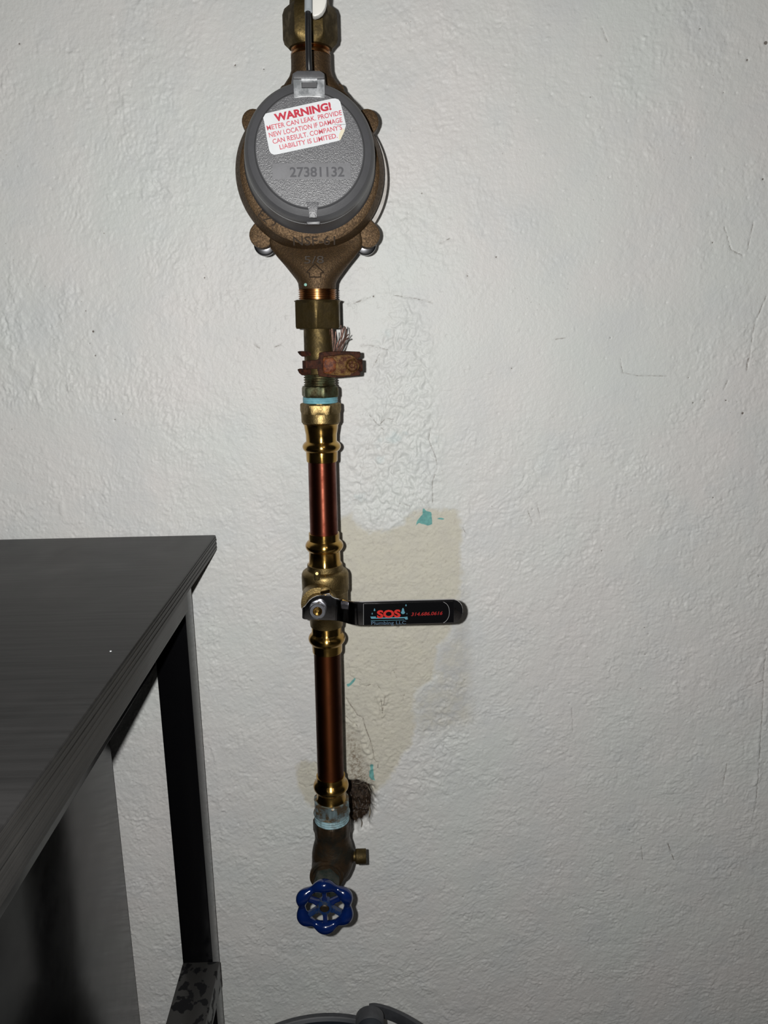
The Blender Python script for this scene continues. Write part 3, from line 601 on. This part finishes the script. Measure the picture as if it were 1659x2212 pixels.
# gate valve
vt = thing_at('gate_valve', 'weathered bronze gate valve with a blue handwheel', 'valve', 1840)
part('body', axlathe([(1769, 39), (1770, 41.5, 'o'), (1791, 41.8, 'o'), (1797, 38), (1811, 37.5), (1826, 42), (1840, 45), (1856, 45.5), (1870, 41.5), (1884, 35), (1893, 26), (1897, 15)], seg=64), old_bronze, vt)
hb = axpt(1846)
part('wall_stub', tube([hb, np.array([hb[0]+0.002, -0.03, hb[2]+0.001]), np.array([hb[0]+0.003, 0.006, hb[2]+0.001])], 0.0105, 24), old_bronze, vt)
WD = 0.5395
wc = on_y(701.5, 1957, WD)
def pr(o, r): return (o, r, 'c')
bo = np.array([wc[0], -0.085+0.0, wc[2]])       # where the bonnet axis meets the pipe axis
L = PIPE_D-WD
part('bonnet', lathe(bo, NY, XX, ZZ, [pr(0.0, .0138), pr(.0145, .0134), pr(.0150, .0146), pr(.0180, .0146), pr(.0184, .0125), pr(.0215, .0122)], seg=48), old_bronze, vt)
part('packing_nut', lathe(bo, NY, XX, ZZ, [(.021, .0118, 'h'), (.0335, .0118, 'h'), (.036, .0095, 'c'), (.038, .006, 'c')], seg=48, hexrot=0.2), green_bronze, vt, label='green stained packing nut')
part('stem', lathe(bo, NY, XX, ZZ, [pr(.036, .0036), pr(L+.0030, .0036), pr(L+.0038, .0028)], seg=24), old_bronze, vt)
cp = on_y(768, 1851, PIPE_D)
cpl = on_y(755, 1850.5, PIPE_D)
part('drain_cap', merge(lathe(cpl, XX, NY, ZZ, [pr(0, .0042), pr(.0052, .0042), pr(.0054, .0058), pr(.0062, .0064), pr(.0142, .0064), pr(.0148, .0060)], seg=28)), brass_old, vt)
# handwheel: lobed ring, six spokes, hub
ring, rr_ = [], []
NR = 120; R0 = 0.0200
for k in range(NR):
    a = 2*math.pi*k/NR; lob = (0.5+0.5*math.cos(6*(a-math.pi/2)))
    r = 0.0186+0.0013*lob; ring.append(wc+XX*r*math.cos(a)+ZZ*r*math.sin(a)+NY*(0.0008*lob)); rr_.append(0.0030+0.0025*lob**0.8)
wheel = part('handwheel', tube(ring, rr_, 16, closed=True), blue_paint, vt, angle=180, label='blue enamelled handwheel')
part('hub', lathe(wc+NY*-0.004, NY, XX, ZZ, [pr(0, .0062), pr(.006, .0066), pr(.0072, .0060), pr(.0075, .0040), pr(.0060, .0036)], seg=32), blue_dull, wheel)
for k in range(6):
    a = math.pi/2+k*math.pi/3; dr = XX*math.cos(a)+ZZ*math.sin(a); sd = np.cross(NY, dr)
    pts = []
    for (r, wd, th, of) in ((0.0045, .0024, .0026, -0.0005), (0.010, .0018, .0022, -0.001), (0.0155, .0019, .0022, 0.0), (0.019, .0026, .0024, 0.0005)):
        pts += [wc+dr*r+sd*wd+NY*(of+th), wc+dr*r-sd*wd+NY*(of+th), wc+dr*r-sd*wd+NY*(of-th), wc+dr*r+sd*wd+NY*(of-th)]
    ff = [(i*4+j, i*4+(j+1) % 4, i*4+4+(j+1) % 4, i*4+4+j) for i in range(3) for j in range(4)]+[(0, 1, 2, 3), (12, 15, 14, 13)]
    part('spoke', (pts, ff), blue_dull if k in (2, 4) else blue_paint, wheel, bevel=0.0006)

# ------------------------------------------------------------------ water meter
mc = axpt(367); ma = math.radians(3.0)
mt = root('water_meter', 'round bronze water meter with a grey plastic lid and warning sticker', 'meter', axpt(640))
mN = np.array([math.sin(ma), -math.cos(ma), 0.0]); mN = mN-AX*np.dot(mN, AX); mN /= np.linalg.norm(mN)
mZ = -AX; mX = np.cross(mN, mZ); mX = mX if mX[0] > 0 else -mX
mc = on_y(670.5, 377, PIPE_D)
mm_ = 0.001
def mo(x, z, o): return mc+mX*x*mm_+mZ*z*mm_+mN*o*mm_
def mlat(rows, seg=96, c=(0, 0)): return lathe(mo(c[0], c[1], 0), mN, mX, mZ, [(o*mm_, r*mm_, 'c') for o, r in rows], seg=seg)
part('body', mlat([(-17, 44), (-16, 51), (-14, 52.5), (2, 52.8), (5, 52.0), (10.5, 49.5), (12.5, 48.6), (13.5, 46.0), (13.5, 40)]), bronze, mt)
part('bottom_plate', mlat([(-30, 47), (-29, 53.4), (-22, 54.4), (-19.5, 54.4), (-19, 46)], c=(2.6, 1.0)), pale_rim, mt, label='pale bottom plate')
# spuds: flattened cones running to the threaded ends
def spud(rows, m=bronze):
    vv, ff = [], []; seg = 48
    for py, hw, hd in rows:
        p = axpt(py); s = depth(p)/FPX
        for j in range(seg):
            a = 2*math.pi*j/seg; vv.append(p+U*(hw*s*math.cos(a))+V*(hd*s*math.sin(a)))
    k = len(rows)
    for i in range(k-1):
        for j in range(seg): ff.append((i*seg+j, i*seg+(j+1) % seg, (i+1)*seg+(j+1) % seg, (i+1)*seg+j))
    ff.append(tuple(range(seg))[::-1]); ff.append(tuple((k-1)*seg+j for j in range(seg)))
    return part('spud', (vv, ff), m, mt, angle=60)
spud([(495, 96, 7), (522, 100, 9), (536, 98, 16), (556, 83, 28), (575, 67, 36), (592, 54, 38.5), (604, 45, 38.5), (612, 41, 38.5), (625, 39.5, 39)])
spud([(118, 43, 40), (140, 43, 40), (155, 43.5, 40), (168, 48, 39), (185, 60, 36), (205, 78, 30), (240, 105, 20)])
part('thread', axlathe([(624, 37)]+threads(625, 652, 41, 6, 2.8)+[(652, 36)]), bronze_thread, mt, angle=60)
part('thread', axlathe([(84, 38)]+threads(86, 112, 42.5, 5, 2.6)+[(112, 41), (122, 43), (123, 41)]), bronze_thread, mt, angle=60)
part('verdigris_spot', lathe(on_y(660, 615, PIPE_D-0.0122), NY, XX, ZZ, [(0, .0012, 'c'), (.0006, .0010, 'c')], seg=8), verdi, mt)
# ears with bolts
def ear(px, py, r, dpl, par=mt):
    c_ = on_y(px, py, PIPE_D-dpl*mm_); dx = c_-mc; dx = dx-mN*np.dot(dx, mN); L_ = np.linalg.norm(dx); e = dx/L_; s_ = np.cross(mN, e)
    pts = []
    for k in range(13):
        a = -math.pi/2+math.pi*k/12; pts.append(c_+e*(r*mm_*math.cos(a))+s_*(r*mm_*math.sin(a)))
    q = c_-e*0.022
    pts += [q+s_*(r*mm_), q-s_*(r*mm_)]
    part('ear', prism(pts, -mN*0.0125), bronze, par, bevel=0.0012)
    return c_
for px, py, r in ((565, 508, 9.0), (795, 507, 9.0), (548, 262, 8.4), (793, 262, 8.4)):
    c_ = ear(px, py, r, -1.0)
    bc_ = c_-mN*0.0125+mZ*(-0.0052 if py > 400 else 0.001)+mX*(0.0012 if px < 600 else -0.0012)*(py > 400)
    b1 = lathe(bc_, -mN, mX, mZ, [(-0.001, .0068, 'c'), (-0.0002, .0080, 'c'), (0.0022, .0083, 'c'), (0.0032, .0083, 'c')], seg=28)
    b2 = lathe(bc_, -mN, mX, mZ, [(0.002, .0062, 'c'), (0.012, .0062, 'c'), (0.014, .0048, 'c')], seg=28)
    bo_ = part('bolt', merge(b1, b2), steel_dark, mt, label='dark shiny steel bolt')
for px, py in ((617, 196), (731, 194)): ear(px, py, 4.2, 2.0)
# register housing and lid
fz = 55.0
part('register_housing', mlat([(8, 45.8), (14, 45.7), (15, 45.0), (41.7, 43.12), (41.8, 38)], c=(0.3, 4.1)), grey_plastic, mt)
part('housing_rib', mlat([(11, 46.0), (12.0, 46.2), (13.0, 46.2), (13.5, 45.5)], c=(0.3, 4.1)), grey_plastic, mt)
LC = (0.4, 4.3)
lid = part('lid', mlat([(41.5, 42.0), (41.6, 43.1), (46, 42.7), (49.5, 41.6), (51.8, 39.8), (53.2, 36.4), (53.4, 35.8), (fz-0.6, 35.0), (fz, 34.6)], c=LC), grey_plastic, mt, angle=25, label='round grey lid')
part('lid_face', mlat([(fz-0.4, 34.5), (fz+0.25, 34.2)], c=LC), grey_lid, mt, angle=25, label='textured lid face')
FP = mo(0, 0, fz+0.25)
def onf(px, py, off=0.0): return on_plane(px, py, FP+mN*off, mN)
def fprism(pts, off, th): return prism([onf(x, y, off) for x, y in pts], -mN*th)
# lug at the foot of the lid
part('lug', fprism([(661, 436), (689, 436), (686, 455), (684.5, 470), (668, 470), (666.5, 455)], 0.0004, 0.006), grey_lid, mt, bevel=0.0003)
part('latch', prism([on_plane(x, y, mo(0, 0, 47), mN) for x, y in ((664.5, 466), (690.5, 466), (692, 482), (690, 485), (664, 485), (662, 481))], -mN*0.006), grey_plastic, mt, bevel=0.0005)
# hinge
part('hinge_block', prism([on_plane(x, y, mo(0, 0, 46), mN) for x, y in ((632, 158), (642, 152), (690, 152), (701, 158), (705, 190), (716, 205), (620, 205), (627, 190))], -mN*0.034), grey_plastic, mt, bevel=0.0010)
part('hinge_bracket', merge(fprism([(633.5, 171), (651, 171), (652, 190), (684.5, 190), (685, 171), (701, 171), (702, 212), (690, 210), (668, 209), (650, 210), (635, 212)], 0.0016, 0.0030)), grey_light, mt, bevel=0.0004, label='pale grey hinge bracket')
part('hinge_bracket', merge(fprism([(633, 158), (640, 153.5), (693, 153.5), (700, 158), (701, 170), (633.5, 170)], 0.0006, 0.0050)), grey_plastic, mt, bevel=0.0006)
part('hinge_knuckle', tube([onf(651, 172.5, 0.0006), onf(685, 172.5, 0.0006)], 0.0016, 16), grey_light, mt)
part('hinge_tongue', fprism([(652.5, 174), (684, 174), (684, 189), (652.5, 189)], 0.0008, 0.003), grey_plastic, mt)
# number plate and digits
pl = part('number_plate', fprism([(587.5, 352.5), (757, 351.5), (759.5, 387), (588.5, 387.5)], 0.0005, 0.0007), grey_plate, mt, smooth=False, bevel=0.0001)
part('digits', text_vf('27381132', onf(626.5, 382, 0.00055), onf(744, 381, 0.00055), mN, 20.3*0.0003, 0.00025, 0.02), digit_grey, pl, smooth=False, label='dark grey digits')
# sticker
stp = [(573.5, 245.5), (600, 238.8), (655, 226.5), (718, 212.8), (724, 212.6), (731, 214.8), (735, 220), (741, 243), (747.5, 270), (744, 283), (734.5, 303), (690, 313.8), (640, 324.5), (600, 333.2), (592, 334.3), (585.5, 331.5), (582, 326), (576, 296), (570.5, 262), (568.3, 254.5)]
stk = part('warning_sticker', fprism(stp, 0.00035, 0.0003), white_label, mt, smooth=False, label='white warning sticker')
part('peeled_corner', prism([onf(x, y, 0.0005) for x, y in ((743.5, 277), (744.5, 282.5), (735, 303), (731.5, 300), (732, 290), (737, 281))], mN*0.0004), sticker_back, stk, smooth=False, label='peeled beige corner')
so = 0.0004
part('lettering', text_vf('WARNING!', onf(594.5, 262.5, so), onf(716.5, 236.3, so), mN, 15.8*0.0003, 0.00012, 0.045), red_ink, stk, smooth=False, label='bold red heading')
for s, a, c_ in (('METER CAN LEAK. PROVIDE', (577.5, 281.8), (739, 248.0)), ('NEW LOCATION IF DAMAGE', (582, 297), (740, 263.5)), ("CAN RESULT. COMPANY'S", (590, 311), (739.5, 279.5)), ('LIABILITY IS LIMITED.', (605, 323.0), (729.5, 297.5))):
    part('lettering', text_vf(s, onf(*a, so), onf(*c_, so), mN, 9.6*0.0003, 0.00012, 0.012), red_ink2, stk, smooth=False, label='red small print')
part('crease', tube([onf(722, 269, 0.0004), onf(747, 268.5, 0.0004)], 0.00009, 6), digit_grey, stk)
# cast lettering
def onm(px, py, o): return on_plane(px, py, mo(0, 0, o), mN)
nrm2 = mN*0.93-mZ*0.0
part('cast_lettering', text_vf('NSF-61', onm(634, 529.5, 12.2), onm(724, 528.0, 12.2), mN*0.94-mZ*0.35, 18.5*0.000325, 0.0011, 0.0), dent_mat, mt, smooth=False)
sp_ = 0.0131
def ons(px, py): return on_y(px, py, PIPE_D-sp_)
part('cast_lettering', text_vf('5/8', ons(658, 569.5), ons(700, 569), V, 15*0.00034, 0.0016, 0.0), dent_mat, mt, smooth=False)
ar = [(680, 570), (700, 589), (693, 589.5), (693, 598.5), (668.5, 598.5), (668.5, 589.5), (661.5, 589)]
arp = [ons(*q) for q in ar]; arr = []
for i in range(len(arp)): arr += [arp[i], arp[i]*0.5+arp[(i+1) % len(arp)]*0.5]
part('flow_arrow', tube(arr, 0.0005, 6, closed=True), dent_mat, mt, smooth=False)
q0, q1 = onm(557, 466, 12), onm(590, 494, 12)
part('cast_lettering', text_vf('EZ2', q0, q1, mN*0.94+(-mX*0.2-mZ*0.25), 17*0.00033, 0.0011, 0.0), dent_mat, mt, smooth=False)

# ------------------------------------------------------------------ cables hanging over the meter
cd = 0.537
pts = spline([on_y(668, 152, cd-0.002), on_y(667, 130, cd-0.003), on_y(666, 90, cd-0.002), on_y(665.5, 40, cd), on_y(666, -60, cd+0.01), on_y(668, -200, cd+0.02)], 6)
blk = root('register_cable', 'black cable running down to the meter lid hinge', 'cable', pts[-1]); part('jacket', tube(pts, 0.0019, 14), black_rubber, blk)
part('sleeve', tube([on_y(666, 24, cd-0.0002), on_y(667, -60, cd+0.0095)], 0.00245, 14), grey_sleeve, blk, label='pale grey sleeve')
tie = root('cable_clip', 'white rounded plastic clip at the top edge beside the black cable', 'clip', on_y(685, 0, cd))
part('clip', prism([on_y(x, y, cd-0.001) for x, y in ((674.5, -60), (674.5, 34.5), (680, 35.5), (688, 33), (696, 27), (702, 17), (705, 5), (706, -10), (706, -60))], np.array([0, 0.006, 0])), white_plastic, tie, bevel=0.001)

# ------------------------------------------------------------------ ground clamp and frayed wire
gc = thing_at('ground_clamp', 'rusty grounding clamp round the tailpiece below the meter', 'clamp', 790)
def gy(px, py, o): return on_y(px, py, PIPE_D-o)
part('band', merge(lathe(axpt(787), AX, U, V, [(-0.0028, .0128, 'c'), (0.0028, .0128, 'c')], seg=40)), rust, gc)
for y0, y1, ya in ((759.5, 770.5, 765), (798, 811, 804)):
    part('jaw', prism([gy(642, y0, 0.002), gy(648, y0-0.5, 0.004), gy(672, y0, 0.010), gy(672, y1, 0.010), gy(652, y1, 0.003), gy(646, y1-5, 0.002)], np.array([0, 0.012, 0])), rust, gc, bevel=0.0006)
part('saddle', prism([gy(x, y, 0.0145) for x, y in ((689, 762), (688, 775), (684, 777.5), (660, 779), (660, 796), (685, 797), (688, 813), (724, 816), (778, 811), (779, 804), (773, 798), (773, 775), (779, 771), (778.5, 760), (764, 759.5), (738, 758.5), (700, 760))], np.array([0, 0.006, 0])), rust, gc, bevel=0.0007)
part('block', prism([gy(x, y, 0.0185) for x, y in ((697, 770), (722, 768), (755, 765), (768, 772), (772, 786), (768, 803), (757, 811), (735, 812), (712, 810), (697, 806))], np.array([0, 0.009, 0])), rust_brass, gc, bevel=0.0012)
part('rust_crust', merge(prism([gy(x, y, 0.0192) for x, y in ((697, 774), (718, 772), (727, 781), (725, 800), (714, 808), (698, 806))], np.array([0, 0.003, 0]))), rust_red, gc, bevel=0.0010, label='orange rust crust')
scp = gy(761, 789, 0.0185)
part('screw', lathe(scp, NY, XX, ZZ, [(-.002, .0052, 'c'), (.0012, .0052, 'c'), (.0016, .0044, 'c'), (.006, .0043, 'c'), (.0072, .0034, 'c'), (.0068, .0018, 'c'), (.0055, .0015, 'c')], seg=28), rust_brass, gc)
part('screw', tube([gy(768, 789.5, 0.008), gy(783, 789.5, 0.008)], [0.0052, 0.0045], 18), rust, gc)
gw = root('ground_wire', 'frayed bundle of oxidised copper strands above the rusty clamp', 'wire', gy(722, 762, 0.006))
strands = [((716, 764), (715, 745), (714, 709)), ((718.5, 764), (718, 742), (716.5, 708)), ((722, 764), (722, 740), (718, 712)), ((719, 764), (724, 742), (725, 716)), ((725, 763), (728, 744), (738, 727), (741, 708)),
           ((724, 762), (731, 742), (737, 724), (736, 702.5)), ((727, 762), (735, 742), (741, 722), (743.5, 704)), ((729, 762), (738, 740), (747, 722), (746, 706)), ((730, 762), (739, 744), (749, 727), (753, 722)),
           ((733, 762), (742, 745), (746, 735), (754, 730.5)), ((736, 762), (741, 748), (745, 736), (752, 729.5)), ((713.5, 764), (712, 740), (713, 712))]
for k, sdd in enumerate(strands):
    P = [gy(x, y, 0.002+0.001*(k % 4)+0.0008*i) for i, (x, y) in enumerate(sdd)]
    P = [P[0]+(P[0]-P[1])*0.25]+P
    part('strand', tube(spline(P, 4), 0.00042, 6), wire_cu, gw)

# ------------------------------------------------------------------ workbench
def pv(px, py, D): return on_y(px, py, D)
zt = float(on_y(462, 1155, WALL_D-0.006)[2]); xe = float(on_y(466, 1156, WALL_D-0.006)[0])
zt2 = float(on_y(467, 1189, WALL_D-0.006)[2])
print('bench top z', zt, 'x end', xe, 'thick', zt-zt2)
yb = -0.006; FRONT = -0.62
bt = root('workbench', 'black stained wooden workbench against the wall left of the pipe', 'workbench', (xe-0.3, -0.3, 0))
def sk(vf): return [np.array([p[0]+0.0055*(p[1]-yb), p[1], p[2]]) for p in vf[0]], vf[1]   # the end is sawn slightly out of square
part('bench_top', sk(box(-1.5, xe, FRONT, yb, zt2, zt)), bench_wood, bt, bevel=0.0012)
# plies showing on the sawn end of the board
nply = 7
for k in range(nply):
    a = zt2+0.0012+(zt-zt2-0.0024)*k/nply; b_ = a+(zt-zt2-0.0024)/nply*0.86
    part('ply', sk(box(xe-0.002, xe+0.0004+0.0003*(k % 2), FRONT+0.002, yb-0.002, a, b_)), bench_edge, bt, smooth=False)
rl = zt2-0.0145
yl0 = -WALL_D+0.557
part('end_rail', sk(box(xe-0.022, xe-0.001, FRONT+0.02, yl0, rl, zt2)), bench_edge, bt, bevel=0.0012)
# inner rail whose lower edge shows between the leg and the side panel
LD = 0.632; yl_f = -WALL_D+LD
ir = on_y(335, 1440, LD-0.004); ir2 = ir[2]
part('inner_rail', box(float(ir[0])-0.02, float(ir[0]), FRONT+0.03, yl_f-0.001, float(ir[2]), zt2-0.0005), gloss_black, bt, bevel=0.001)
# back leg
x0l, x1l = float(on_y(366, 1760, LD)[0]), float(on_y(435, 1760, LD)[0])
yl_f = -WALL_D+LD
part('leg', box(x0l, x1l, yl_f, yl_f+0.028, 0.0, zt2-0.0003), gloss_black, bt, bevel=0.0012)
part('leg', box(x0l, x1l, FRONT+0.03, FRONT+0.06, 0.0, zt2-0.0003), gloss_black, bt, bevel=0.0012)
# stretcher
st = on_y(420, 2079, LD)
part('stretcher', box(x0l, x1l+0.0065, FRONT+0.06, yl_f+0.0005, float(st[2])-0.028, float(st[2])), blot, bt, bevel=0.0012)
part('back_rail', box(-1.45, x0l, yl_f+0.004, yl_f+0.022, rl-0.012, zt2-0.001), gloss_black, bt, bevel=0.001)
# side panel
pe = on_y(236, 1580, 0.662)
part('side_panel', box(float(pe[0])-0.016, float(pe[0]), FRONT+0.062, float(pe[1]), 0.10, rl-0.032), gloss_black, bt, bevel=0.0015)
part('dust_speck', lathe(on_z(239, 1407, zt), ZZ, XX, NY, [(0, .0007, 'c'), (.0004, .0005, 'c')], seg=8), grey_light, bt)

# ------------------------------------------------------------------ bucket
zr = float(on_y(702, 2186, 0.604)[2]); bxr = float(on_y(702, 2186, 0.604)[0]); RB = 0.118
bcx, bcy = bxr, -WALL_D+0.604-RB
bk = root('bucket', 'dark grey round plastic bucket on the floor below the handwheel', 'bucket', (bcx, bcy, 0))
bo_ = np.array([bcx, bcy, 0.0])
part('shell', lathe(bo_, ZZ, XX, NY, [(0.002, 0.0, 'c'), (0.002, RB*0.80, 'c'), (0.006, RB*0.82, 'c'), (zr-0.045, RB*0.965, 'c'), (zr-0.044, RB*0.99, 'c'), (zr-0.040, RB*0.99, 'c'), (zr-0.039, RB*0.967, 'c'), (zr-0.012, RB*0.975, 'c'),
     (zr-0.012, RB, 'c'), (zr-0.001, RB, 'c'), (zr, RB-0.001, 'c'), (zr, RB-0.005, 'c'), (zr-0.001, RB-0.0058, 'c')], seg=96, closed=False), bucket_mat, bk)
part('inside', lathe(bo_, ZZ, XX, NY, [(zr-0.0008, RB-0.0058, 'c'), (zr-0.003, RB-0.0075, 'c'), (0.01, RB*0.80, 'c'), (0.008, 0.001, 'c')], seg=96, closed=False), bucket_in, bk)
# bail handle with its pivot boss and moulded end
hz = 0.004
bs = on_y(799, 2203, 0.575)
part('pivot_boss', lathe(bs+np.array([0, 0.002, 0.0]), NY, XX, ZZ, [(0, .0118, 'c'), (.016, .0120, 'c'), (.0175, .0112, 'c'), (.0178, .009, 'c')], seg=40), bucket_in, bk)
part('pivot_collar', lathe(bs+np.array([0, 0.003, 0.0]), NY, XX, ZZ, [(0, .0128, 'c'), (.011, .0132, 'c'), (.0125, .0124, 'c')], seg=40), bucket_mat, bk)
hp = spline([on_y(797, 2167, 0.602), on_y(812, 2166, 0.602), on_y(840, 2173, 0.600), on_y(868, 2185, 0.595), on_y(893, 2199, 0.588), on_y(915, 2214, 0.580), on_y(940, 2240, 0.568), on_y(965, 2290, 0.54), on_y(960, 2400, 0.48)], 5)
v, f = [], []
for i, p in enumerate(hp):
    tg = hp[min(i+1, len(hp)-1)]-hp[max(i-1, 0)]; tg /= np.linalg.norm(tg); s_ = np.cross(tg, ZZ); s_ /= np.linalg.norm(s_)
    if s_[1] > 0: s_ = -s_
    v += [p, p+s_*0.0035, p+s_*0.0035-ZZ*0.013, p-ZZ*0.013]
k = len(hp); f = [(i*4+j, i*4+(j+1) % 4, i*4+4+(j+1) % 4, i*4+4+j) for i in range(k-1) for j in range(4)]+[(0, 1, 2, 3), ((k-1)*4+3, (k-1)*4+2, (k-1)*4+1, (k-1)*4)]
part('bail_handle', (v, f), bucket_mat, bk, bevel=0.0006)
